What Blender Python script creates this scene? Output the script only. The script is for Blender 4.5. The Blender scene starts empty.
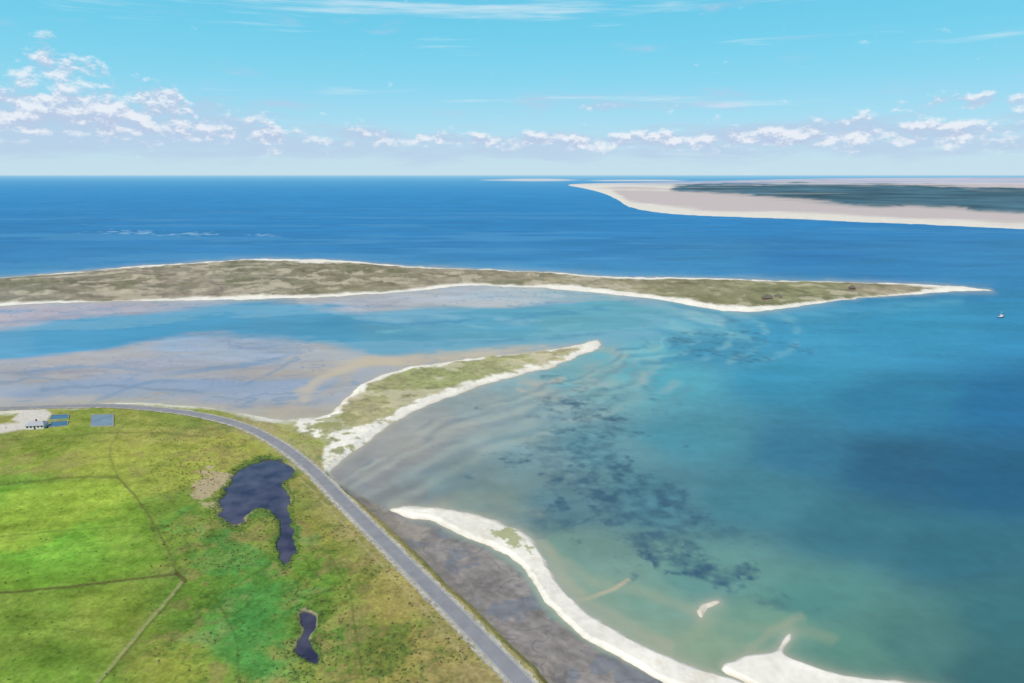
import bpy, math, random
import numpy as np
from mathutils import Vector
random.seed(4); rng=np.random.default_rng(7)
H=150.0; F=683.0; P=math.atan(166.5/683.0); CP,SP=math.cos(P),math.sin(P)
GAIN=1.3
# ---- traced image pixel coordinates <-> ground plane in metres
def c2w(u,v,z=0.0):
    dx=(u-512)/F; dy=-(v-341.5)/F
    wz=dy*CP-SP; wy=dy*SP+CP; t=(H-z)/-wz
    return (dx*t, wy*t)
def w2c(x,y):
    d=y*CP+H*SP; ok=d>40; d=np.where(ok,d,40)
    up=y*SP-H*CP
    u=512+F*x/d; v=341.5-F*up/d
    v=np.where(ok,v,1400)
    return np.clip(u,-900,1900),np.clip(v,175,1400)
def lin(c):
    c=np.asarray(c,float)/255
    return np.where(c<=0.04045,c/12.92,((c+0.055)/1.055)**2.4)
# ---- polar ground grid, finer towards view sector
az=np.radians(np.concatenate([np.arange(-180,-46,6.0),np.arange(-46,46.01,0.085),np.arange(48,180,6.0)]))
vs=np.concatenate([[175.3],np.arange(175.9,235,0.5),np.arange(235,722,0.85)])
dep=np.arctan((vs-341.5)/F)+P
r=H/np.tan(dep)
r=np.concatenate([r,np.linspace(r[-1]*0.95,6,14),[0.02]])
NR,NA=len(r),len(az)
R,A=np.meshgrid(r,az,indexing='ij')
X=(R*np.sin(A)).ravel(); Y=(R*np.cos(A)).ravel(); Rr=R.ravel()
U,V=w2c(X,Y)
slant=np.sqrt(Rr**2+H*H); foot=np.sqrt((slant/F)*(slant**2/(H*F)))
print('verts',len(X))
def h2(ix,iy,s):
    n=(ix.astype(np.int64)*374761393+iy.astype(np.int64)*668265263+s*974711)&0xffffffff
    n=((n^(n>>13))*1274126177)&0xffffffff
    n=(n^(n>>16))
    return (n&0xffffff)/float(0xffffff)
def vn(x,y,s):
    xi=np.floor(x); yi=np.floor(y); fx=x-xi; fy=y-yi
    fx=fx*fx*fx*(fx*(fx*6-15)+10); fy=fy*fy*fy*(fy*(fy*6-15)+10)
    a=h2(xi,yi,s);b=h2(xi+1,yi,s);c=h2(xi,yi+1,s);d=h2(xi+1,yi+1,s)
    return (a*(1-fx)+b*fx)*(1-fy)+(c*(1-fx)+d*fx)*fy-0.5
def fbm(scale,octv=4,s=0,ang=0.0,stretch=1.0,fade=True,gain=0.55):
    ca,sa=math.cos(ang),math.sin(ang)
    xr=(X*ca+Y*sa)/stretch; yr=-X*sa+Y*ca
    out=np.zeros_like(X); amp=1.0
    for o in range(octv):
        sc=scale/(2**o)
        n=vn(xr/sc+o*17.3,yr/sc-o*9.1,s*31+o)
        if fade: n=n*np.clip(sc/(foot*1.3),0,1)
        out+=amp*n; amp*=gain
        if stretch==1.0: xr,yr=xr*0.8-yr*0.6,xr*0.6+yr*0.8
    return out*1.6
def smooth(pts,closed=True,k=5):
    p=np.array(pts,float); n=len(p); o=[]
    for i in range(n if closed else n-1):
        if closed: a,b,c,d=p[(i-1)%n],p[i],p[(i+1)%n],p[(i+2)%n]
        else: a,b,c,d=p[max(i-1,0)],p[i],p[i+1],p[min(i+2,n-1)]
        for j in range(k):
            t=j/k
            o.append(0.5*((2*b)+(c-a)*t+(2*a-5*b+4*c-d)*t*t+(3*b-a-3*c+d)*t**3))
    if not closed: o.append(p[-1])
    return np.array(o)
def dist_line(P_,u,v,closed,margin=60,inside=False):
    P_=np.asarray(P_,float)
    out=np.full(len(u),-float(margin) if inside else float(margin))
    m=(u>P_[:,0].min()-margin)&(u<P_[:,0].max()+margin)&(v>P_[:,1].min()-margin)&(v<P_[:,1].max()+margin)
    uu=u[m];vv=v[m]; d2=np.full(len(uu),1e12); ins=np.zeros(len(uu),bool)
    n=len(P_)
    for i in range(n if closed else n-1):
        a=P_[i];b=P_[(i+1)%n]; e=b-a; L=e@e
        if L<1e-9: continue
        t=np.clip(((uu-a[0])*e[0]+(vv-a[1])*e[1])/L,0,1)
        d2=np.minimum(d2,(uu-a[0]-t*e[0])**2+(vv-a[1]-t*e[1])**2)
        if inside and a[1]!=b[1]:
            c=((a[1]>vv)!=(b[1]>vv))&(uu<(b[0]-a[0])*(vv-a[1])/(b[1]-a[1])+a[0]); ins^=c
    d=np.sqrt(d2)
    if inside: d=np.where(ins,d,-d)
    out[m]=np.clip(d,-margin*1.0,1e4) if inside else np.minimum(d,margin)
    return out
wu=fbm(40,5,1)*5; wv=fbm(40,5,2)*2.2
wu2=fbm(12,4,3)*2; wv2=fbm(12,4,4)*1.2
Uw,Vw=U+wu*0.5+wu2*.8,V+wv*0.5+wv2*.8
def sdf(pts,k=5,warp=1.0,margin=60,sm=True):
    q=smooth(pts,True,k) if sm else np.array(pts,float)
    return dist_line(q,U+(Uw-U)*warp,V+(Vw-V)*warp,True,margin,True)
def ss(a,b,x):
    t=np.clip((x-a)/(b-a),0,1); return t*t*(3-2*t)
def idw(pts,u,v,ky=2.2,p=2.0,eps=60.0):
    acc=np.zeros((len(u),3)); w=np.zeros(len(u))
    for (a,b,c) in pts:
        q=((u-a)**2+((v-b)*ky)**2+eps); q=1/(q*q) if p==2.0 else q**(-p)
        w+=q; acc+=q[:,None]*lin(c)[None,:]
    return acc/w[:,None]
def mix(C,c,m):
    c=np.asarray(c,float)
    if c.ndim==1: c=c[None,:]
    return C*(1-m[:,None])+c*m[:,None]
# ================= LAND OUTLINES =================
meadow=[(-1500,520),(-900,470),(-400,432),(-100,413),(0,410),(60,405),(130,402),(200,407),(250,415),(295,421),(330,424),(350,440),(340,458),(330,474),
 (360,502),(386,524),(414,551),(446,582),(479,613),(510,643),(537,668),(565,700),(760,900),(1000,1400),(-1500,1500)]
spit=[(602,345),(596,341),(575,345),(530,352),(480,357),(430,363),(392,371),(365,382),(350,394),(340,406),(322,416),(285,420),(262,424),(270,436),(296,452),(318,470),(328,475),
 (336,466),(355,449),(380,432),(405,416),(440,400),(480,386),(520,374),(560,364),(590,353)]
island=[(-900,330),(-300,296),(-100,286),(0,278),(60,273),(120,268),(200,262),(270,259),(350,261),(400,266),(450,268),(500,270),(560,273),(620,277),(700,278),(800,281),(880,283),(950,286),(992,290),
 (950,291.5),(900,295),(850,299),(800,306),(760,311),(725,311),(690,305),(650,298),(600,293),(550,288.5),(500,286),(460,286),(420,290),(370,294),(300,298),(220,300),(120,301),(50,303),(0,306),(-150,312),(-400,325),(-900,370)]
romo=[(568,185),(590,183.5),(640,182.5),(720,181),(800,179),(900,178),(1100,177.5),(1900,177),(1900,275),(1300,241),(1150,234),(1024,229),(960,226),(900,223.5),(850,221.5),(800,219),(740,217),(690,215),(655,212),(630,207),(618,200),(604,193.5),(585,188.5)]
ridge=[(389,508),(400,504),(430,505),(470,513),(508,524),(530,538),(541,560),(560,585),(590,613),(630,640),(680,662),(715,673),(745,683),(800,710),(900,760),
 (820,745),(740,712),(668,684),(640,669),(600,648),(568,624),(546,602),(530,580),(512,560),(490,547),(455,532),(425,520),(402,515)]
bank2=[(722,671),(735,660),(756,654),(776,650),(788,634),(791,640),(784,652),(800,660),(830,672),(870,679),(905,684),(980,705),(960,740),(800,720),(760,690)]
islet=[(697,612),(703,604),(716,600),(719,603),(708,609),(701,618)]
Sm=sdf(meadow,4,.6,120); Ssp=sdf(spit,5,1.0); Si=sdf(island,4,.55); Sr=sdf(romo,4,.3); Sg=sdf(ridge,5,1.5); Sb=sdf(bank2,5,1.8); Sl=sdf(islet,4,1.4)
S_all=np.maximum.reduce([Sm,Ssp,Si,Sr,Sg,Sb,Sl])
pond1=[(224,524),(219,512),(222,498),(230,485),(236,474),(248,468),(264,462),(280,464),(292,472),(284,482),(286,496),(289,518),(295,545),(292,562),(286,568),(280,552),(277,524),(266,510),(252,512),(238,525)]
pond2=[(300,619),(305,613),(314,614),(318,626),(312,641),(320,656),(317,666),(306,660),(295,652),(303,640)]
fu=fbm(7,3,5)*3.2; fv=fbm(7,3,6)*2.2
def psdf(pts): return dist_line(smooth(pts,True,4),U+fu+(Uw-U),V+fv+(Vw-V),True,60,True)
Sp1=psdf(pond1); Sp2=psdf(pond2)
road_c=[(-500,432),(-200,414),(0,408.5),(60,406.5),(110,406),(160,409.5),(205,416),(245,427),(280,445),(310,468),(340,498),(370,528),(400,558),(430,588),(460,618),(490,649),(516,676),(540,703),(640,810),(800,1000)]
rd=dist_line(smooth(road_c,False,5),U,V,False,60)
# ================= WATER COLOUR =================
W=[(650,225,(55,130,182)),(600,250,(50,120,172)),(800,245,(48,124,178)),(1000,250,(56,132,178)),
(700,270,(56,134,178)),(900,270,(52,130,178)),(1020,280,(54,135,180)),(1020,320,(54,142,180)),(900,320,(60,150,185)),(800,330,(68,155,188)),(700,320,(98,168,188)),(620,310,(115,175,185)),
(640,345,(108,178,186)),(720,345,(72,148,175)),(680,380,(86,164,178)),(620,390,(112,172,177)),(800,380,(58,142,170)),(900,400,(47,126,158)),(1000,400,(38,112,155)),
(560,400,(138,168,170)),(500,410,(150,164,162)),(450,430,(155,157,152)),(400,450,(155,153,148)),(370,480,(146,145,143)),(450,480,(126,148,147)),(520,460,(124,154,155)),(600,450,(100,146,152)),(700,440,(76,142,156)),(800,450,(54,119,145)),(900,470,(42,98,126)),(1000,480,(37,99,132)),
(400,500,(132,136,134)),(480,505,(124,147,140)),(560,510,(98,136,142)),(560,550,(118,152,139)),(650,500,(84,135,145)),(750,500,(68,127,139)),(850,530,(56,112,125)),(950,550,(49,105,119)),(1010,620,(56,112,117)),
(600,590,(128,160,143)),(650,600,(125,160,143)),(700,580,(102,148,140)),(640,640,(133,160,138)),(700,650,(134,160,133)),(760,620,(114,154,133)),(800,600,(84,138,130)),(850,650,(94,142,126)),(900,640,(78,127,121)),(1000,670,(56,108,112))]
Wc=[(-300,360,(105,170,198)),(0,345,(98,165,198)),(60,340,(82,158,194)),(150,328,(76,154,190)),(220,318,(82,156,190)),(290,312,(88,158,190)),(330,330,(80,152,182)),(400,340,(88,155,178)),(480,345,(95,160,178)),(560,335,(104,168,180)),(620,320,(105,170,184)),(500,320,(98,166,188)),(400,315,(110,166,190)),(700,340,(84,160,184))]
Wf=[(-300,380,(168,170,178)),(0,312,(182,174,182)),(80,308,(180,174,182)),(200,345,(154,174,194)),(260,352,(160,174,190)),(350,300,(176,178,186)),(430,297,(186,192,198)),(500,298,(178,192,198)),(580,300,(150,184,192)),
(0,370,(164,168,180)),(60,375,(170,169,174)),(130,370,(166,168,178)),(200,375,(170,171,178)),(260,380,(178,173,170)),(150,395,(185,176,162)),(50,395,(166,162,160)),(320,385,(184,176,166)),(340,370,(182,181,178)),(300,405,(176,169,157)),(220,400,(174,169,167)),(390,362,(193,181,163))]
bu=fbm(160,5,11)*24; bv=fbm(160,5,12)*7
far=np.clip((V-185)/60,0,1)
C=idw(W,U+bu*far,V+bv*far,2.2,2.0,80)
ov=np.array([175.2,176.5,178.5,182,188,197,208,222,240,258,275,420]); oc=np.array([lin(c) for c in [(172,213,232),(142,197,224),(112,181,216),(84,164,208),(62,150,202),(50,141,196),(44,134,190),(44,131,187),(50,131,184),(58,135,185),(70,146,190),(70,146,190)]])  # rows pale towards the horizon: distance haze painted into the sea colour
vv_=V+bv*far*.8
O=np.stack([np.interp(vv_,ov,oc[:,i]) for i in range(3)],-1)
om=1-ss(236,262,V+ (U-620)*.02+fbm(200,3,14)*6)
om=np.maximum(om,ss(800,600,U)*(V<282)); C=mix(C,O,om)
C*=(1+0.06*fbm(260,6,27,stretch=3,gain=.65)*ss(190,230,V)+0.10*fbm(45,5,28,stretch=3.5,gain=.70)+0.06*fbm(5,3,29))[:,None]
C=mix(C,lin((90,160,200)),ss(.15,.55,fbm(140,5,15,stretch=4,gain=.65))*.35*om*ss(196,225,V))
def strokes(C,L):
    for pl,w,c,al,sd_ in L:
        d=dist_line(smooth(pl,False,4),U+wu*1.2+wu2,V+wv*1.3+wv2,False,30)
        br=np.clip(.65+.9*fbm(30,4,200+sd_%40),0,1)
        C=mix(C,lin(c),np.clip(ss(w*1.6,w*.1,d)*al*br,0,1))
    return C
LS=[([(372,468),(420,438),(480,414),(540,396),(590,378),(620,360),(612,345)],13,(176,174,160),.5,1),
 ([(400,478),(450,450),(510,428),(570,408),(625,388),(655,368),(650,350)],8,(150,174,170),.5,2),
 ([(430,490),(480,462),(540,440),(590,420),(640,396)],7,(145,170,166),.4,4),
 ([(560,318),(620,316),(690,326),(750,340)],4,(135,190,195),.45,8),
 ([(620,330),(680,322),(760,318),(860,312),(960,300)],5,(105,178,200),.35,10),
 ([(540,300),(600,302),(660,310),(720,322)],5,(158,188,194),.5,11),
 ([(560,560),(600,596),(650,632),(700,656)],16,(152,170,144),.45,12),
 ([(545,545),(590,580),(640,590),(690,610)],6,(165,172,145),.4,13),
 ([(570,601),(600,596),(618,590),(634,580)],2.0,(205,188,155),.75,14),([(560,575),(580,590),(600,600)],4,(190,178,145),.5,18),
 ([(700,622),(740,628),(790,630),(830,640)],6,(160,172,140),.35,15),([(640,652),(690,640),(720,610)],8,(155,170,140),.45,16),
 ([(750,650),(780,628),(800,618)],5,(185,178,145),.35,17),([(420,500),(480,498),(540,512)],7,(165,165,145),.45,19),([(540,540),(556,566),(580,592),(620,622),(670,648)],7,(180,176,150),.45,20),
 ([(525,378),(545,384),(560,380)],4,(198,182,158),.7,21),([(520,388),(545,392)],2,(196,182,160),.6,23)]
base_c=np.array([(338,480),(372,454),(408,432),(446,414),(486,400),(526,388),(566,378),(604,364),(622,350)],float)
for k_,dd in enumerate([5,10,16,23,31,40,50,62,76]):
    off=np.array([(dd*.75*(.25+i/8),dd*.85*(1-.45*i/8)) for i in range(9)])
    LS.append(((base_c+off).tolist(),1.2+.12*dd**.8,(108,136,146) if k_%2==0 else (174,184,172),.5-.02*k_,50+k_))
for k_ in range(11):
    a_=16+17*k_; b_=3+4.6*k_; t0,t1=(-95,75) if k_<7 else (-60,40)
    LS.append(([(612+a_*math.cos(math.radians(q)),344+b_*math.sin(math.radians(q))-.05*a_) for q in np.linspace(t0,t1,9)],1.6+.25*k_,(148,198,200) if k_%2==0 else (58,134,168),.62-.035*k_,70+k_))
C=strokes(C,LS)
band=np.sin(fbm(120,4,25)*11+V*0.06)
bay=ss(700,560,U)*ss(395,440,V)*ss(560,500,V)
C*=(1+0.05*bay*band)[:,None]
# lagoon: flats with channel cut through
chan=[(-900,360),(-200,345),(0,331),(60,322),(120,313),(190,306),(260,303),(320,305),(360,310),(400,311),(440,306),(500,309),(560,304),(610,296),(680,308),(760,330),(700,352),(625,352),(600,341),(575,343),(520,350),(470,353),(420,356),(380,355),(340,347),(300,340),(250,338),(190,336),(130,342),(70,352),(0,358),(-200,372),(-900,400)]
lag=[(-900,345),(-400,310),(0,292),(200,282),(400,277),(560,281),(610,288),(650,300),(668,320),(650,340),(602,348),(560,358),(480,372),(400,394),(345,430),(200,440),(-400,460),(-900,500)]
Lm=ss(-16,14,dist_line(smooth(lag,True,4),U+bu*.4,V,True,60,True))
hard=np.where(dist_line(np.array(lag,float),U,V,True,60,True)>0,1.0,0.0)
Lm=np.where((Ssp>-60)&(V>348)&(U>330),hard,Lm)
Lm=np.where((Si>-60)&(V<285)&(U<600),hard,Lm)
lagC=idw(Wf,U+bu,V+bv,2.2,2.0,80)
wat=idw(Wc,U+bu*.6,V+bv*.6,2.2,2.0,80)
st=fbm(50,5,21,ang=0.12,stretch=3.0,gain=.62); st2=fbm(14,4,22,ang=0.05,stretch=2.5,gain=.6)
lagC*=(1+.12*st+.12*st2+.05*fbm(4,2,230))[:,None]
wet=ss(0.0,0.4,fbm(95,5,23,ang=0.1,stretch=2.4,gain=.62)); lagC=mix(lagC,lin((142,168,196)),wet*.65*ss(425,385,V))
lagC=mix(lagC,lin((198,184,162)),ss(.1,.5,fbm(70,5,231,ang=.1,stretch=2.6,gain=.62))*.3)
rgd=1-np.abs(fbm(85,5,24,ang=0.3,stretch=1.8))*2.4
lagC=mix(lagC,lin((116,148,176)),ss(0.84,0.98,rgd)*0.6)
rg2=1-np.abs(fbm(34,4,249,ang=0.5,stretch=1.5))*2.6
lagC=mix(lagC,lin((124,148,168)),ss(0.88,0.99,rg2)*0.4)
Sc=sdf(chan,4,1.0)+5.5*fbm(90,5,232,ang=.1,stretch=2.2,gain=.66)
watc=wat*(1+.07*st+.07*st2)[:,None]; watc=mix(watc,lin((130,180,200)),ss(.1,.45,fbm(60,5,233,ang=.1,stretch=3,gain=.65))*.5)
lagC=mix(lagC,watc,ss(-5,4,Sc))
lagC=strokes(lagC,[([(300,398),(335,372),(380,361),(450,356),(540,350)],6,(207,190,163),.75,30),([(270,416),(310,400),(350,380)],6,(190,176,154),.5,31),([(-50,404),(60,398),(140,398),(240,408)],3.5,(198,184,163),.5,32),
 ([(40,390),(110,384),(190,392),(260,404)],1.6,(126,146,164),.7,33),([(0,372),(80,366),(170,372),(250,362),(300,352)],2,(120,152,182),.7,34),([(180,345),(250,350),(320,356),(360,352)],5,(172,180,188),.6,35),([(90,400),(150,380),(230,384),(280,366),(310,350)],1.5,(122,150,176),.65,37),([(-20,385),(40,378),(90,384),(130,378)],1.4,(124,150,172),.6,36),
 ([(300,300),(360,303),(420,300),(480,302),(560,296)],3.5,(196,196,196),.6,36),([(330,312),(400,318),(470,316),(540,322)],3,(140,186,202),.6,37),([(380,332),(450,328),(520,334),(575,326)],2.5,(130,186,198),.6,38),([(300,325),(380,322),(460,324),(540,314),(610,308)],2,(60,135,172),.5,39),([(420,345),(500,340),(570,336),(620,330)],2,(70,140,170),.5,36),([(0,322),(60,315),(120,309)],2,(140,165,190),.5,33)])
C=mix(C,lagC,Lm)
# weed beds
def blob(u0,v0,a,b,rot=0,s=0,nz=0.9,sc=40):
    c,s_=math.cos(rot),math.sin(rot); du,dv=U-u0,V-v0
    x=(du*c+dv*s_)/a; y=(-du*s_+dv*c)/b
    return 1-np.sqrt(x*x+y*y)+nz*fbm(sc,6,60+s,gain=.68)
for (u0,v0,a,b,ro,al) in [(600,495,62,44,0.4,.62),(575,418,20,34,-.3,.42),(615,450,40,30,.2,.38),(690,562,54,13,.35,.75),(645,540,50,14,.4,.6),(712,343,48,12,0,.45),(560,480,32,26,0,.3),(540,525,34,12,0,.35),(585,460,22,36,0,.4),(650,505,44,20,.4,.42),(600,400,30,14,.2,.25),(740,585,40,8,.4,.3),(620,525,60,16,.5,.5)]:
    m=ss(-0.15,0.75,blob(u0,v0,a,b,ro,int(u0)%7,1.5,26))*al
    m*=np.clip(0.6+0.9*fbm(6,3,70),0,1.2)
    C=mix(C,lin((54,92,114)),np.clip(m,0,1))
for (u0,v0,a,b) in [(130,232,26,1.6),(185,234,30,1.4),(262,235,14,1.2)]:
    m=ss(0.1,0.7,blob(u0,v0,a,b,0,3,1.4,22)); C=mix(C,lin((150,192,220)),m*.6)
for (u0,v0,a,b) in [(530,180,52,1.5),(640,180.5,60,.9)]:
    m=ss(0,0.4,blob(u0,v0,a,b,0,1,.2,3000)); C=mix(C,lin((212,214,218)),m)
wd=np.clip(.9+(V-200)*0.010,.8,4.5)*(1+.6*fbm(40,4,235))
fr=np.exp(-np.clip(-S_all,0,60)/wd)
C=mix(C,lin((190,183,163)),np.clip(fr*0.6,0,1)*ss(228,270,V))
# mud foreshore between causeway and ridge
mud=[(345,488),(372,503),(398,514),(440,532),(480,548),(505,562),(522,580),(540,603),(565,628),(600,652),(645,674),(700,700),(900,800),(700,900),(540,700),(400,560)]
Smu=sdf(mud,4,1.8)
mm=ss(-4,4,Smu+3*fbm(15,4,236))
mc=lin((142,134,129))[None,:]*(1+0.24*fbm(22,5,31,ang=-.9,stretch=2,gain=.65)+.24*fbm(4,4,32,gain=.68))[:,None]
mc=mix(mc,lin((172,160,146)),ss(.1,.5,fbm(26,5,33,ang=-.9,stretch=2.5,gain=.65))*.6)
mc=mix(mc,lin((118,126,136)),ss(.05,.4,fbm(22,5,34,gain=.65))*.65)  # blue-grey patches: wet sheen painted into the mud colour
mc=mix(mc,lin((98,98,100)),ss(.88,.98,1-np.abs(fbm(24,4,35))*2.6)*.45)
mc=mix(mc,lin((112,110,94)),ss(16,0,rd-14)*.45)
mc*=(1+.08*np.sin((X*.8+Y*.6)/1.1+fbm(8,3,36)*5))[:,None]
C=mix(C,mc,mm)
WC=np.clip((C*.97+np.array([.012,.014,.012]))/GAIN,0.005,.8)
# ================= LAND COLOUR & HEIGHT =================
sand=lin((243,237,222))
def sandcol(k=1.0): return np.repeat(sand[None,:],len(X),0)*(1+k*(0.08*fbm(14,5,41,gain=.65)+0.05*fbm(2.5,2,42)))[:,None]
Gp=[(0,430,(158,158,88)),(60,450,(152,164,74)),(140,430,(160,162,84)),(200,430,(160,157,90)),(30,500,(124,166,68)),(100,510,(126,164,66)),(140,520,(136,164,70)),(60,550,(120,170,68)),(30,620,(130,162,66)),(100,620,(140,163,66)),(60,670,(116,154,60)),(160,660,(140,152,68)),(200,560,(128,154,68)),(200,610,(116,152,62)),
(250,580,(94,150,70)),(240,620,(94,154,72)),(270,660,(98,150,70)),(340,650,(108,148,66)),(310,580,(112,146,60)),(330,530,(150,150,74)),(300,490,(148,150,76)),(260,450,(156,156,84)),(370,570,(162,154,82)),(400,600,(166,154,86)),(440,650,(166,150,92)),(380,660,(150,144,70)),(180,480,(132,154,70)),(200,460,(142,158,72)),(300,430,(165,163,110)),(480,670,(162,150,98)),(340,450,(168,168,118))]
G=idw(Gp,U+bu*.9,V+bv*1.6,1.5,2.0,120)
n1=fbm(24,6,43,gain=.65); n2=fbm(9,5,44,gain=.65); n3=fbm(70,5,45,gain=.6)
rough_=ss(140,230,U+.3*(V-500)+bu)*.8+.2
G=mix(G,lin((160,150,84)),ss(.0,.55,n1)*.6*rough_)
G=mix(G,lin((172,178,78)),ss(.05,.5,n3)*.5)
G=mix(G,lin((104,136,54)),ss(-.05,-.5,n3)*.45)
G=mix(G,lin((82,114,50)),ss(.12,.55,fbm(14,6,46,gain=.68))*.55*rough_)
G=mix(G,lin((140,120,82)),ss(.18,.5,n2)*.5*rough_)
G=mix(G,lin((80,154,80)),ss(.0,.8,blob(248,612,50,60,0,2,1.4,22))*.4)
G=mix(G,lin((70,108,52)),ss(.80,.97,1-np.abs(fbm(38,5,238))*2.6)*.45*rough_)
G=mix(G,lin((172,158,106)),ss(44,12,rd+10*n1)*ss(450,520,V)*.55)
G*=(1+.14*n2+.18*fbm(3,4,47,gain=.7)+.09*n1)[:,None]
# hay-meadow parcels and mowing strips
par1=ss(-2,2,dist_line(np.array([(-400,510),(0,490),(118,482),(142,512),(168,572),(90,584),(0,594),(-400,636)],float),U+wu2,V+wv2,True,20,True)); G=mix(G,G*np.array([1.02,1.10,.92]),par1)
par2=ss(-2,2,dist_line(np.array([(-400,648),(0,600),(90,590),(174,580),(126,645),(96,683),(0,800),(-400,800)],float),U+wu2,V+wv2,True,20,True)); G=mix(G,G*np.array([1.05,.98,1.0]),par2)
wyr=-X*math.sin(.12)+Y*math.cos(.12)
fld=ss(175,140,U+(V-520)*.1)*ss(445,475,V)
G*=(1+0.07*fld*np.sin(wyr/1.9+fbm(20,3,48)*2)+.08*fld*np.sin(wyr/7.0+n1))[:,None]
G=mix(G,lin((156,144,92)),ss(0,.6,blob(90,462,70,13,0,1,1.5,12))*.45)
for pl,w,c,al in [([(-400,640),(0,597),(90,587),(178,577)],1.0,(96,92,56),.8),([(178,577),(172,560),(160,535),(140,505),(118,480)],.9,(108,106,62),.65),([(183,584),(160,612),(130,648),(100,683),(20,770)],1.2,(172,162,122),.6),([(186,584),(163,613),(133,649),(103,684),(23,770)],.8,(84,100,48),.6),([(178,577),(184,584)],2.2,(80,75,45),.7),
    ([(-300,500),(0,487),(60,480),(120,480)],.8,(104,118,62),.55),([(200,470),(212,540),(190,578)],.8,(95,110,58),.45),([(215,600),(235,640),(240,683),(245,760)],.9,(80,112,54),.5),([(330,560),(350,600),(360,660),(372,720)],1.0,(104,104,60),.5),([(0,540),(80,532),(160,528)],.7,(96,128,56),.5),([(300,480),(360,545),(430,620),(480,683)],.9,(178,166,122),.45),([(-50,445),(40,440),(130,434),(210,440)],.8,(110,116,66),.5),([(118,480),(110,455),(120,432)],.7,(112,118,66),.45),([(-50,640),(40,632),(130,640)],.7,(98,124,54),.4)]:
    d=dist_line(smooth(pl,False,4),U+wu2*.7,V+wv2*.8,False,20); G=mix(G,lin(c),ss(w+.9,w-.5,d)*al)
pmx=np.maximum(Sp1,Sp2)
shore=ss(-7,-1,pmx+3*n2); G=mix(G,lin((80,116,54)),shore*.75)
G=mix(G,lin((188,170,138)),ss(-.1,.35,blob(211,492,14,16,0,4,1.0,10))*.85)
G=mix(G,lin((172,158,130)),ss(-3.5,-.8,pmx)*ss(.05,.4,fbm(25,3,239))*.7)
G=mix(G,lin((70,72,72)),ss(-1.0,0.6,pmx))
edge_m=ss(7,2.5,Sm+2.5*n1)*ss(350,300,U)
G=mix(G,sandcol(),edge_m*.8)
G=mix(G,lin((184,172,132)),ss(15,5,rd)*ss(200,260,U)*.45)
sp=[(-300,455),(-60,440),(0,436),(28,431),(46,423),(50,415),(38,411),(22,413),(14,422),(-10,427),(-300,440)]
G=mix(G,lin((214,207,194)),ss(-1.5,1,sdf(sp,4,1.2)))
# spit
veg=[(580,349),(530,354),(480,360),(430,367),(396,375),(372,386),(354,400),(340,414),(350,428),(382,420),(412,405),(450,390),(490,377),(530,367),(565,359)]
Sv=sdf(veg,5,1.5)
vg=idw([(560,354,(172,165,122)),(500,365,(160,160,108)),(440,380,(146,152,94)),(390,395,(152,152,98)),(360,410,(168,160,115))],U,V)*(1+.2*n2+.25*fbm(4,4,49,gain=.65))[:,None]
vg=mix(vg,lin((215,204,175)),ss(.15,.5,n1)*.5)
Lsp=mix(sandcol(),vg,ss(-2.5,1,Sv+2.5*n2)*.92)
m2=ss(0.0,.6,blob(302,442,52,20,.25,5,1.1,14)); Lsp=mix(Lsp,lin((152,154,94))[None,:]*(1+.35*n2)[:,None],m2*.85)
Lsp=mix(Lsp,lin((156,156,104)),ss(.05,.5,blob(335,424,32,12,0,2,1.2,10))*.75)
Lsp=mix(Lsp,lin((212,196,168)),ss(.0,.5,blob(345,388,26,16,-.4,2,1,12))*.6)
Lsp=mix(Lsp,lin((206,190,165)),ss(2.0,0,Ssp)*.5)
# dune island
vi=idw([(0,292,(146,142,125)),(100,285,(145,138,120)),(250,275,(140,136,115)),(350,278,(146,140,115)),(450,278,(154,146,125)),(600,285,(155,148,122)),(700,292,(150,146,115)),(800,293,(144,144,108)),(900,290,(168,158,132)),(200,292,(155,146,128))],U,V)
vi*=(1+.22*fbm(45,6,51,gain=.65)+.22*fbm(14,4,52,gain=.65))[:,None]
vi=mix(vi,lin((112,116,82)),ss(.1,.55,fbm(60,5,53,gain=.6))*.45)
vi=mix(vi,lin((212,200,175)),ss(.22,.55,fbm(30,5,54,gain=.62))*.5)
bw=1.2+1.6*fbm(120,4,55)+1.2*ss(850,960,U)*2+1.2*np.exp(-((U-320)/80)**2)*(V<270)+1.4*np.exp(-((U-580)/60)**2)+1.6*ss(640,720,U)*ss(300,306,V)
Lis=mix(sandcol(),vi,ss(-.4,1.0,Si-bw)*ss(985,930,U+10*n1))
# far barrier island
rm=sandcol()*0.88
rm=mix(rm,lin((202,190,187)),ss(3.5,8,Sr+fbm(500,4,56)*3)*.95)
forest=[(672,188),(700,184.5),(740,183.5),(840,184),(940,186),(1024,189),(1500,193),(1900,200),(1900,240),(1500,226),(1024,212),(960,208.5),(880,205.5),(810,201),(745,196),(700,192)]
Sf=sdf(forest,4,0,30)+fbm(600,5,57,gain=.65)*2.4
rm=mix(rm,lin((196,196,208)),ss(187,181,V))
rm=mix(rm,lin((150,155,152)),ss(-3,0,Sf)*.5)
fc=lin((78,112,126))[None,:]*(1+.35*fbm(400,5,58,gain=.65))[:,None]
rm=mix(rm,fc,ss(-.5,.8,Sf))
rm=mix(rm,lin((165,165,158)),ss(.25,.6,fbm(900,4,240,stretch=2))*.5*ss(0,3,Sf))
rm=mix(rm,lin((150,172,200)),ss(.15,.5,fbm(1800,3,59,stretch=2))*.6*ss(187,182,V))
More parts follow.
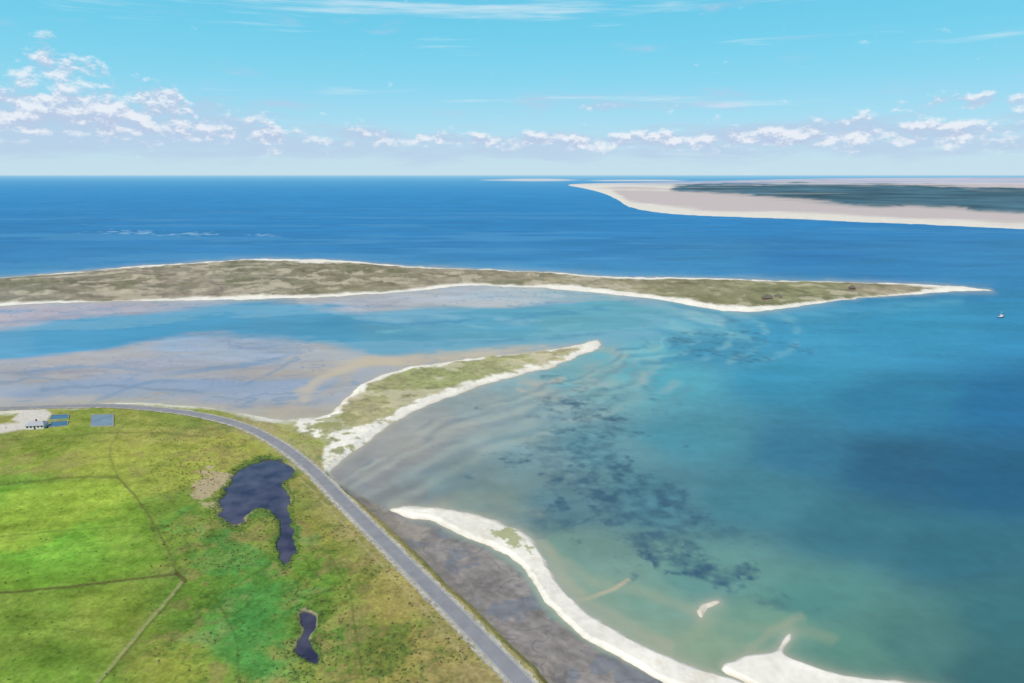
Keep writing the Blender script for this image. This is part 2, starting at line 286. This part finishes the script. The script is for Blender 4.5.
# ridge
rg=sandcol(1.3); rg=mix(rg,lin((158,164,108)),ss(-.05,.6,blob(509,540,19,10,.4,1,1.1,6))*.8)
rg=mix(rg,lin((210,196,172)),ss(2.2,0,Sg+n2)*.6)
rg=mix(rg,lin((222,212,190)),ss(.1,.5,fbm(18,5,241,gain=.65))*.5)
bk=mix(sandcol(1.3),lin((210,196,172)),ss(2.2,0,Sb+n2)*.6)
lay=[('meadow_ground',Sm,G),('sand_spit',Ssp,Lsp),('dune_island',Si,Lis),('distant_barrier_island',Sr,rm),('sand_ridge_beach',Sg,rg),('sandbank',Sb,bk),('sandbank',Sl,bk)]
own=np.argmax(np.stack([Sm,Ssp,Si,Sr,Sg,Sb,Sl]),0)
dune=np.clip(fbm(26,4,80,fade=False)+.3,0,2)
zm=np.minimum(Sm*0.22,1.35)+.12*n2*ss(2,8,Sm)
zm=np.where(rd<9,np.minimum(Sm*.5,1.35),zm)
zm=zm-1.0*ss(-2.0,2.0,pmx)
z_sp=np.minimum(Ssp*.25,1.3)+ss(1,5,Ssp)*dune*.9*(rd>14)
z_i=np.minimum(Si*.6,1.5)+ss(1.5,5,Si)*(dune*3.0)
z_r=np.minimum(Sr*1.2,2.0)+ss(0,1,Sf)*9
z_g=np.minimum(Sg*.25,1.0)+.1*n2; z_b=np.minimum(Sb*.25,.9); z_l=np.minimum(Sl*.25,.9)
zz=[zm,z_sp,z_i,z_r,z_g,z_b,z_l]
# ================= MESH BUILD =================
idx=np.arange(NR*NA).reshape(NR,NA)
a=idx[:-1,:];b=idx[1:,:]
Q=np.stack([a,b,np.roll(b,-1,1),np.roll(a,-1,1)],-1).reshape(-1,4)
def mesh_from(name,quads,z,col,mat):
    used=np.unique(quads); rem=np.full(NR*NA,-1,np.int64); rem[used]=np.arange(len(used))
    q=rem[quads]; me=bpy.data.meshes.new(name)
    co=np.stack([X[used],Y[used],z[used]],-1).astype(np.float32)
    me.vertices.add(len(used)); me.vertices.foreach_set('co',co.ravel())
    me.loops.add(q.size); me.loops.foreach_set('vertex_index',q.ravel().astype(np.int32))
    me.polygons.add(len(q)); me.polygons.foreach_set('loop_start',np.arange(0,q.size,4,dtype=np.int32))
    me.update(calc_edges=True)
    me.polygons.foreach_set('use_smooth',np.ones(len(me.polygons),bool))
    at=me.color_attributes.new('surface_colour','FLOAT_COLOR','POINT')
    cc=np.ones((len(used),4),np.float32); cc[:,:3]=col[used]; at.data.foreach_set('color',cc.ravel())
    me.materials.append(mat); ob=bpy.data.objects.new(name,me); bpy.context.collection.objects.link(ob)
    return ob
class NT:
    def __init__(s,t): s.t=t
    def n(s,ty,**k):
        x=s.t.nodes.new(ty)
        for a_,b_ in k.items(): setattr(x,a_,b_)
        return x
    def l(s,a_,b_): s.t.links.new(a_,b_)
    def m(s,op,*a_):
        x=s.t.nodes.new('ShaderNodeMath'); x.operation=op
        for i,q in enumerate(a_):
            if isinstance(q,(int,float)): x.inputs[i].default_value=q
            else: s.t.links.new(q,x.inputs[i])
        return x.outputs[0]
def newmat(n):
    m=bpy.data.materials.new(n); m.use_nodes=True; m.node_tree.nodes.clear(); return m,NT(m.node_tree)
wm,t=newmat('sea_water_surface')
out=t.n('ShaderNodeOutputMaterial'); at=t.n('ShaderNodeAttribute',attribute_name='surface_colour')
geo=t.n('ShaderNodeNewGeometry')
no=t.n('ShaderNodeTexNoise'); no.inputs['Scale'].default_value=.35; no.inputs['Detail'].default_value=4; t.l(geo.outputs['Position'],no.inputs['Vector'])
bp=t.n('ShaderNodeBump'); bp.inputs['Strength'].default_value=.35; bp.inputs['Distance'].default_value=.3; t.l(no.outputs[0],bp.inputs['Height'])
df=t.n('ShaderNodeBsdfDiffuse'); gl=t.n('ShaderNodeBsdfGlossy'); gl.inputs['Roughness'].default_value=.28
t.l(at.outputs['Color'],df.inputs['Color']); t.l(bp.outputs[0],gl.inputs['Normal']); t.l(bp.outputs[0],df.inputs['Normal'])
lw=t.n('ShaderNodeLayerWeight'); lw.inputs[0].default_value=.3
fac=t.m('ADD',t.m('MULTIPLY',t.m('POWER',lw.outputs['Facing'],4.0),.08),.03)
mx=t.n('ShaderNodeMixShader'); t.l(fac,mx.inputs[0]); t.l(df.outputs[0],mx.inputs[1]); t.l(gl.outputs[0],mx.inputs[2]); t.l(mx.outputs[0],out.inputs[0])
def landmat(name,lo_,hi_,scale,bump):
    lm,t=newmat(name)
    out=t.n('ShaderNodeOutputMaterial'); at=t.n('ShaderNodeAttribute',attribute_name='surface_colour'); geo=t.n('ShaderNodeNewGeometry')
    no=t.n('ShaderNodeTexNoise'); no.inputs['Scale'].default_value=scale; no.inputs['Detail'].default_value=6; no.inputs['Roughness'].default_value=.7; t.l(geo.outputs['Position'],no.inputs['Vector'])
    mr=t.n('ShaderNodeMapRange'); t.l(no.outputs[0],mr.inputs[0]); mr.inputs[1].default_value=.25; mr.inputs[2].default_value=.75; mr.inputs[3].default_value=lo_; mr.inputs[4].default_value=hi_
    vm=t.n('ShaderNodeVectorMath',operation='SCALE'); t.l(at.outputs['Color'],vm.inputs[0]); t.l(mr.outputs[0],vm.inputs['Scale'])
    bp=t.n('ShaderNodeBump'); bp.inputs['Strength'].default_value=bump; bp.inputs['Distance'].default_value=.3; t.l(no.outputs[0],bp.inputs['Height'])
    df=t.n('ShaderNodeBsdfDiffuse'); t.l(vm.outputs[0],df.inputs['Color']); t.l(bp.outputs[0],df.inputs['Normal']); t.l(df.outputs[0],out.inputs[0]); return lm
grassm=landmat('rough_grass',.68,1.34,.7,.45); sandm=landmat('dry_sand',.93,1.06,.5,.12); dunem=landmat('dune_grass_and_sand',.87,1.12,.5,.3)
deep=(Sm[Q].min(1)>40)
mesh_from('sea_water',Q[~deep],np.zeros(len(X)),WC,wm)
ownq=own[Q[:,0]]; landq=S_all[Q].max(1)>-0.6
col_all=np.zeros((len(X),3)); z_all=np.zeros(len(X))
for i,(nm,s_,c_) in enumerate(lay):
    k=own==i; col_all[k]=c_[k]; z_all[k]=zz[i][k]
bl=ss(-4,4,Ssp-Sm); k=(Sm>-8)&(Ssp>-8); blc=G*(1-bl[:,None])+Lsp*bl[:,None]; col_all[k]=blc[k]
zb=zm*(1-bl)+z_sp*bl; z_all[k]=zb[k]
z_all=np.where(S_all<=0,np.maximum(S_all*.6,-1.0),np.maximum(z_all,np.minimum(S_all*.1,.05)))
col_all=np.clip(col_all/GAIN,.005,.8)
mats=[grassm,dunem,dunem,sandm,sandm,sandm]
for i in range(6):
    k=landq&((ownq==i)|((ownq==6)&(i==5)))
    if k.sum(): mesh_from(lay[i][0],Q[k],z_all,col_all,mats[i])
# ================= simple materials =================
def noisemat(name,c,var=.15,scale=1.0,rough=.9,spec=.2):
    m,t=newmat(name); out=t.n('ShaderNodeOutputMaterial'); b=t.n('ShaderNodeBsdfPrincipled')
    g=t.n('ShaderNodeNewGeometry'); n=t.n('ShaderNodeTexNoise'); n.inputs['Scale'].default_value=scale; n.inputs['Detail'].default_value=5; t.l(g.outputs['Position'],n.inputs['Vector'])
    cr=t.n('ShaderNodeValToRGB'); cr.color_ramp.elements[0].position=.3; cr.color_ramp.elements[1].position=.7
    cr.color_ramp.elements[0].color=[x*(1-var) for x in c]+[1]; cr.color_ramp.elements[1].color=[min(1,x*(1+var)) for x in c]+[1]
    t.l(n.outputs[0],cr.inputs[0]); t.l(cr.outputs[0],b.inputs['Base Color']); b.inputs['Roughness'].default_value=rough; b.inputs['Specular IOR Level'].default_value=spec
    t.l(b.outputs[0],out.inputs[0]); return m
def pydata(name,v,f,mat,parent=None):
    me=bpy.data.meshes.new(name); me.from_pydata(v,[],f); me.update(); me.materials.append(mat)
    o=bpy.data.objects.new(name,me); bpy.context.collection.objects.link(o)
    if parent: o.parent=parent
    return o
asph=noisemat('asphalt',(.225,.225,.235),.10,.25); shoul=noisemat('gravel_shoulder',(.36,.34,.27),.3,.5); wline=noisemat('white_road_paint',(.5,.5,.49),.2,2)
stone=noisemat('revetment_stone',(.24,.23,.21),.5,.7)
rc=smooth([c2w(u,v,1.5) for u,v in road_c],False,12)
tg=np.gradient(rc,axis=0); tg/=np.linalg.norm(tg,axis=1)[:,None]; nr=np.stack([tg[:,1],-tg[:,0]],-1)
def strip(name,o0,o1,z0,z1,mat,parent,lo=0,hi=None,jit=0):
    v=[];f=[]; hi=hi or len(rc)
    for i in range(lo,hi):
        p=rc[i]+nr[i]*(o0+jit*random.uniform(-1,1)*(o0<0)); q=rc[i]+nr[i]*(o1+jit*random.uniform(-1,1)*(o1>0))
        v+= [(p[0],p[1],z0),(q[0],q[1],z1)]
        if i>lo: k=2*(i-lo); f.append((k-2,k-1,k+1,k))
    return pydata(name,v,f,mat,parent)
road=bpy.data.objects.new('coastal_road',None); bpy.context.collection.objects.link(road)
strip('embankment_shoulder',-4.3,4.4,1.62,1.62,shoul,road,jit=.5)
strip('asphalt_carriageway',-3.0,3.0,1.70,1.70,asph,road)
strip('edge_line_left',-2.78,-2.66,1.715,1.715,wline,road); strip('edge_line_right',2.66,2.78,1.715,1.715,wline,road)
strip('stone_revetment',4.2,7.4,1.6,.12,stone,road,lo=8*12,jit=.6)
# ponds
pm,t=newmat('pond_water'); out=t.n('ShaderNodeOutputMaterial'); b=t.n('ShaderNodeBsdfPrincipled'); t.l(b.outputs[0],out.inputs[0])
g=t.n('ShaderNodeNewGeometry'); n=t.n('ShaderNodeTexNoise'); n.inputs['Scale'].default_value=.1; n.inputs['Detail'].default_value=6; t.l(g.outputs['Position'],n.inputs['Vector'])
cr=t.n('ShaderNodeValToRGB'); cr.color_ramp.elements[0].color=(.024,.026,.055,1); cr.color_ramp.elements[1].color=(.085,.085,.12,1); cr.color_ramp.elements[0].position=.35; cr.color_ramp.elements[1].position=.7
t.l(n.outputs[0],cr.inputs[0]); t.l(cr.outputs[0],b.inputs['Base Color']); b.inputs['Roughness'].default_value=.15
for pp in (pond1,pond2):
    q=smooth(pp,True,4)
    tq=np.roll(q,-1,0)-np.roll(q,1,0); tq/=np.linalg.norm(tq,axis=1)[:,None]; nq=np.stack([tq[:,1],-tq[:,0]],-1)
    ar=0.5*np.sum(q[:,0]*np.roll(q[:,1],-1)-np.roll(q[:,0],-1)*q[:,1]); q2=q+nq*(6 if ar>0 else -6)
    v=[(*c2w(a_,b_,.72),.72) for a_,b_ in q2]; pydata('pond',v,[tuple(range(len(v)))],pm)
conc=noisemat('concrete_rim',(.33,.32,.28),.2,1); bw_=noisemat('basin_water',(.05,.10,.16),.2,.2,.15,.5); bw2=noisemat('basin_water_grey',(.17,.21,.24),.2,.2,.2,.5)
def basin(cs,mat):
    e=bpy.data.objects.new('water_basin',None); bpy.context.collection.objects.link(e)
    w=[np.array(c2w(a_,b_,1.6)) for a_,b_ in cs]; c=sum(w)/4
    o=[c+(p-c)*1.06 for p in w]; 
    v=[(*p,1.75) for p in w]+[(*p,1.85) for p in o]+[(*p,.5) for p in o]
    f=[(i,(i+1)%4,4+(i+1)%4,4+i) for i in range(4)]+[(4+i,4+(i+1)%4,8+(i+1)%4,8+i) for i in range(4)]
    pydata('rim',v,f,conc,e); pydata('water_surface',[(*p,1.65) for p in w],[(0,1,2,3)],mat,e)
basin([(91,426),(113,425.5),(113,414.5),(92,415)],bw2); basin([(50,419.5),(68,418.5),(69,414.5),(52,415)],bw_); basin([(49,427),(67,425.5),(68,421),(51,422)],bw_)
# houses
thatch=noisemat('thatch_roof',(.13,.11,.09),.3,1); brick=noisemat('house_brick',(.22,.14,.11),.2,2); glass=noisemat('window_glass',(.05,.06,.08),.1,1,.1,.5); wht=noisemat('white_wall',(.62,.6,.57),.05,1); greyroof=noisemat('grey_roof_sheet',(.34,.35,.37),.1,1)
def house(name,u,v,L,Wd,ang,wall,roofm=thatch,zb=2.2):
    x,y=c2w(u,v,3); e=bpy.data.objects.new(name,None); e.location=(x,y,zb); e.rotation_euler=(0,0,ang); bpy.context.collection.objects.link(e)
    a_,b_=L/2,Wd/2; h=2.6; R_=Wd*(.58 if roofm is thatch else .3)
    pydata('walls',[(-a_,-b_,-2),(a_,-b_,-2),(a_,b_,-2),(-a_,b_,-2),(-a_,-b_,h),(a_,-b_,h),(a_,b_,h),(-a_,b_,h)],[(0,1,5,4),(1,2,6,5),(2,3,7,6),(3,0,4,7)],wall,e)
    k=.5; A_,B_=a_+k,b_+k
    pydata('roof',[(-A_,-B_,h-.2),(A_,-B_,h-.2),(A_,B_,h-.2),(-A_,B_,h-.2),(-a_+b_*.5,0,h+R_),(a_-b_*.5,0,h+R_)],[(0,1,5,4),(1,2,5),(2,3,4,5),(3,0,4),(3,2,1,0)],roofm,e)
    wv_=[];wf=[]
    for i in range(5):
        cx=-a_+L*(i+.5)/5; z0=0 if i==2 else 1.0; k=len(wv_)
        wv_+=[(cx-.5,-b_-.03,z0),(cx+.5,-b_-.03,z0),(cx+.5,-b_-.03,2.1),(cx-.5,-b_-.03,2.1)]; wf.append((k,k+1,k+2,k+3))
    pydata('windows_and_door',wv_,wf,glass,e)
    pydata('chimney',[(-.4,-.4,h+R_-1),(.4,-.4,h+R_-1),(.4,.4,h+R_-1),(-.4,.4,h+R_-1),(-.4,-.4,h+R_+1),(.4,-.4,h+R_+1),(.4,.4,h+R_+1),(-.4,.4,h+R_+1)],[(0,1,5,4),(1,2,6,5),(2,3,7,6),(3,0,4,7),(4,5,6,7)],brick,e)
house('thatched_house',767,299,11,6,.2,brick); house('thatched_house',778,298,8,5.5,-.1,brick); house('thatched_house',852,289,7,5,.1,brick)
house('white_building',37,425,10,6,.15,wht,greyroof,1.3)
# boat
e=bpy.data.objects.new('fishing_boat',None); x,y=c2w(1001,317.5); e.location=(x,y,0); e.rotation_euler=(0,0,.5); bpy.context.collection.objects.link(e)
hm=noisemat('boat_hull_paint',(.05,.09,.2),.1,1,.4,.5)
secs=[(-5,1.5,1.2),(-3,1.8,1.15),(0,1.9,1.2),(3,1.5,1.5),(5,.7,1.9),(6.2,.05,2.2)]
v=[];f=[]
for sx,w_,h_ in secs: v+=[(sx,-w_,h_),(sx,-w_*.75,-.3),(sx,w_*.75,-.3),(sx,w_,h_)]
for i in range(5):
    k=4*i
    for j in range(3): f.append((k+j,k+4+j,k+5+j,k+j+1))
    f.append((k+3,k+7,k+4,k))
f.append((0,1,2,3)); pydata('hull',v,f,hm,e)
def boxm(n,c,s,m,par):
    v=[(c[0]+i*s[0]/2,c[1]+j*s[1]/2,c[2]+k*s[2]/2) for i in(-1,1) for j in(-1,1) for k in(-1,1)]
    pydata(n,v,[(0,1,3,2),(4,6,7,5),(0,4,5,1),(2,3,7,6),(0,2,6,4),(1,5,7,3)],m,par)
boxm('wheelhouse',(1.5,0,2.5),(2.6,2.2,2.4),wht,e); boxm('wheelhouse_roof',(1.4,0,3.8),(3.1,2.6,.18),hm,e); boxm('mast',(-.8,0,4.2),(.16,.16,6),wht,e); boxm('boom',(-2.5,0,3.2),(3.2,.12,.12),wht,e); boxm('deck',(-2,0,1.3),(5,2.6,.1),wht,e)
# marsh shrubs / reed clumps
shm=noisemat('marsh_shrub_leaves',(.085,.11,.04),.5,.4)
cand=np.where((Sm>14)&(V<715)&(U>-30)&(U<520)&(pmx<-1.5)&(rd>16))[0]
wgt=ss(-.1,.5,n1[cand])*(U[cand]>150)+.06+3.0*(pmx[cand]>-6); wgt*=foot[cand]**2; wgt/=wgt.sum()
pick=rng.choice(cand,3200,p=wgt,replace=True)
v=[];f=[]
for i in pick:
    x0=X[i]+rng.uniform(-1,1); y0=Y[i]+rng.uniform(-1,1); s=rng.uniform(.25,.7)
    for j in range(12):
        th=rng.uniform(0,6.28); ph=rng.uniform(.1,1.5); rr=s*rng.uniform(.5,1); cx=x0+rr*math.cos(th)*math.cos(ph); cy=y0+rr*math.sin(th)*math.cos(ph); cz=1.3+rr*.8*math.sin(ph)
        k=len(v); q=s*.45
        for m_ in range(3): v.append((cx+rng.uniform(-q,q),cy+rng.uniform(-q,q),cz+rng.uniform(-q*.6,q*.6)))
        f.append((k,k+1,k+2))
pydata('marsh_shrubs',v,f,shm)
# ================= SKY =================
SUN_AZ,SUN_EL=math.radians(215),math.radians(50)
w=bpy.data.worlds.new('World'); bpy.context.scene.world=w; w.use_nodes=True; w.node_tree.nodes.clear(); t=NT(w.node_tree)
sky=t.n('ShaderNodeTexSky',sky_type='NISHITA'); sky.sun_disc=False; sky.sun_elevation=SUN_EL; sky.sun_rotation=SUN_AZ; sky.altitude=150
tc=t.n('ShaderNodeTexCoord'); sx=t.n('ShaderNodeSeparateXYZ'); t.l(tc.outputs['Generated'],sx.inputs[0])
azd=t.m('MULTIPLY',t.m('ARCTAN2',sx.outputs[0],sx.outputs[1]),57.2958); eld=t.m('MULTIPLY',t.m('ARCSINE',sx.outputs[2]),57.2958)
STR=.1
def el(v): return math.degrees(math.atan((341.5-v)/F)-P)
def azf(u): return math.degrees(math.atan((u-512)/F/1.02))
rp=t.n('ShaderNodeValToRGB'); t.l(t.m('DIVIDE',eld,30.0),rp.inputs[0]); E=rp.color_ramp.elements
stops=[(0,(204,229,240)),(el(150)/30,(190,226,244)),(el(120)/30,(165,222,245)),(el(80)/30,(134,216,243)),(el(40)/30,(114,211,240)),(el(0)/30,(104,204,236)),(1,(60,140,220))]
E[0].position=0;E[0].color=[*lin(stops[0][1]),1];E[1].position=1;E[1].color=[*lin(stops[-1][1]),1]
for p_,c_ in stops[1:-1]:
    q=E.new(p_); q.color=[*lin(c_),1]
sc=t.n('ShaderNodeVectorMath',operation='SCALE'); t.l(rp.outputs[0],sc.inputs[0]); sc.inputs['Scale'].default_value=1/STR
def mixc(f,a_,b_):
    x=t.n('ShaderNodeMix',data_type='RGBA')
    if isinstance(f,float): x.inputs[0].default_value=f
    else: t.l(f,x.inputs[0])
    for s_,i in ((a_,6),(b_,7)):
        if isinstance(s_,tuple): x.inputs[i].default_value=(*s_,1)
        else: t.l(s_,x.inputs[i])
    return x.outputs[2]
def sstep(x,a_,b_):
    m=t.n('ShaderNodeMapRange',interpolation_type='SMOOTHSTEP'); t.l(x,m.inputs[0]); m.inputs[1].default_value=a_; m.inputs[2].default_value=b_; return m.outputs[0]
lowf=t.m('MULTIPLY',t.m('SUBTRACT',1.0,sstep(eld,14,32)),.9)
base=mixc(lowf,sky.outputs[0],sc.outputs[0])
def gauss(a0,aw,e0,ew,amp):
    q=t.m('ADD',t.m('POWER',t.m('ABSOLUTE',t.m('DIVIDE',t.m('SUBTRACT',azd,a0),aw)),2.0),t.m('POWER',t.m('ABSOLUTE',t.m('DIVIDE',t.m('SUBTRACT',eld,e0),ew)),2.0))
    return t.m('MULTIPLY',t.m('EXPONENT',t.m('MULTIPLY',q,-1.0)),amp)
def nz(sa,se,off,de=0.0,detail=7,rough=.58,z=0.0):
    cb=t.n('ShaderNodeCombineXYZ'); t.l(t.m('MULTIPLY',azd,sa),cb.inputs[0]); t.l(t.m('ADD',t.m('MULTIPLY',t.m('ADD',eld,de),se),off),cb.inputs[1]); cb.inputs[2].default_value=z
    n=t.n('ShaderNodeTexNoise'); n.inputs['Scale'].default_value=1; n.inputs['Detail'].default_value=detail; n.inputs['Roughness'].default_value=rough; t.l(cb.outputs[0],n.inputs['Vector']); return n.outputs[0]
Gs=[(azf(60),16,el(130),1.6,.34),(azf(400),26,el(142),1.0,.25),(azf(900),20,el(138),1.2,.3),(azf(620),11,el(106),.7,.22),(azf(285),3,el(108),.5,.22),(azf(540),60,el(156),.7,.2)]
cv=None
for g_ in Gs:
    x=gauss(*g_); cv=x if cv is None else t.m('ADD',cv,x)
veil=t.m('MULTIPLY',sstep(t.m('ADD',nz(.16,.8,7.7,0,6,.6,2.0),t.m('SUBTRACT',cv,.15)),.42,.70),.65)
b1=mixc(veil,base,tuple(lin((184,204,231))/STR))
G_=[(azf(80),13,el(132),1.1,.24),(azf(72),3.6,el(84),1.5,.30),(azf(165),3.6,el(105),.8,.28),(azf(130),8,el(118),.7,.18),(azf(15),4,el(112),.8,.2),(azf(400),22,el(138),.9,.19),(azf(985),6,el(114),.7,.28),(azf(900),14,el(135),1.0,.22),(azf(620),8,el(108),.5,.1),(azf(700),20,el(143),.8,.19),(180,90,8,4,.12)]
cov=None
for g_ in G_:
    x=gauss(*g_); cov=x if cov is None else t.m('ADD',cov,x)
def dens(de): return t.m('ADD',nz(.45,.8,3.1,de,9,.62),t.m('SUBTRACT',cov,.17))
d0=dens(0.0); d1=dens(.4)
alpha=sstep(d0,.47,.66)
lit=sstep(t.m('SUBTRACT',d0,d1),-.06,.09)
cc=mixc(lit,tuple(lin((188,204,230))/STR),tuple(lin((240,243,249))/STR))
c1=mixc(t.m('MULTIPLY',alpha,.85),b1,cc)
ci=t.m('MULTIPLY',sstep(t.m('ADD',nz(.05,.9,9.0,0,7,.62,4.0),t.m('ADD',t.m('ADD',gauss(azf(500),30,el(7),.7,.22),gauss(azf(40),14,el(20),.9,.2)),t.m('ADD',gauss(azf(620),12,el(100),.8,.12),-.10))),.48,.68),.65)
c2=mixc(ci,c1,tuple(lin((218,236,247))/STR))
low=gauss(0,200,el(169),.7,.55)
c3=mixc(low,c2,tuple(lin((198,223,239))/STR))
bg=t.n('ShaderNodeBackground'); bg.inputs['Strength'].default_value=STR; t.l(c3,bg.inputs['Color']); wo=t.n('ShaderNodeOutputWorld'); t.l(bg.outputs[0],wo.inputs[0])
sd=Vector((math.sin(SUN_AZ)*math.cos(SUN_EL),math.cos(SUN_AZ)*math.cos(SUN_EL),math.sin(SUN_EL)))
L=bpy.data.lights.new('sun','SUN'); L.energy=4.2; L.angle=math.radians(.5); L.color=(1,.97,.92); lo=bpy.data.objects.new('sun',L); lo.rotation_euler=sd.to_track_quat('Z','Y').to_euler(); bpy.context.collection.objects.link(lo)
cam=bpy.data.cameras.new('camera'); cam.sensor_width=36; cam.lens=36*F/1024; cam.clip_start=1; cam.clip_end=2e6
co=bpy.data.objects.new('camera',cam); co.location=(0,0,H); co.rotation_euler=(math.pi/2-P,0,0); bpy.context.collection.objects.link(co); bpy.context.scene.camera=co
bpy.context.scene.view_settings.view_transform='Standard'; bpy.context.scene.view_settings.look='None'
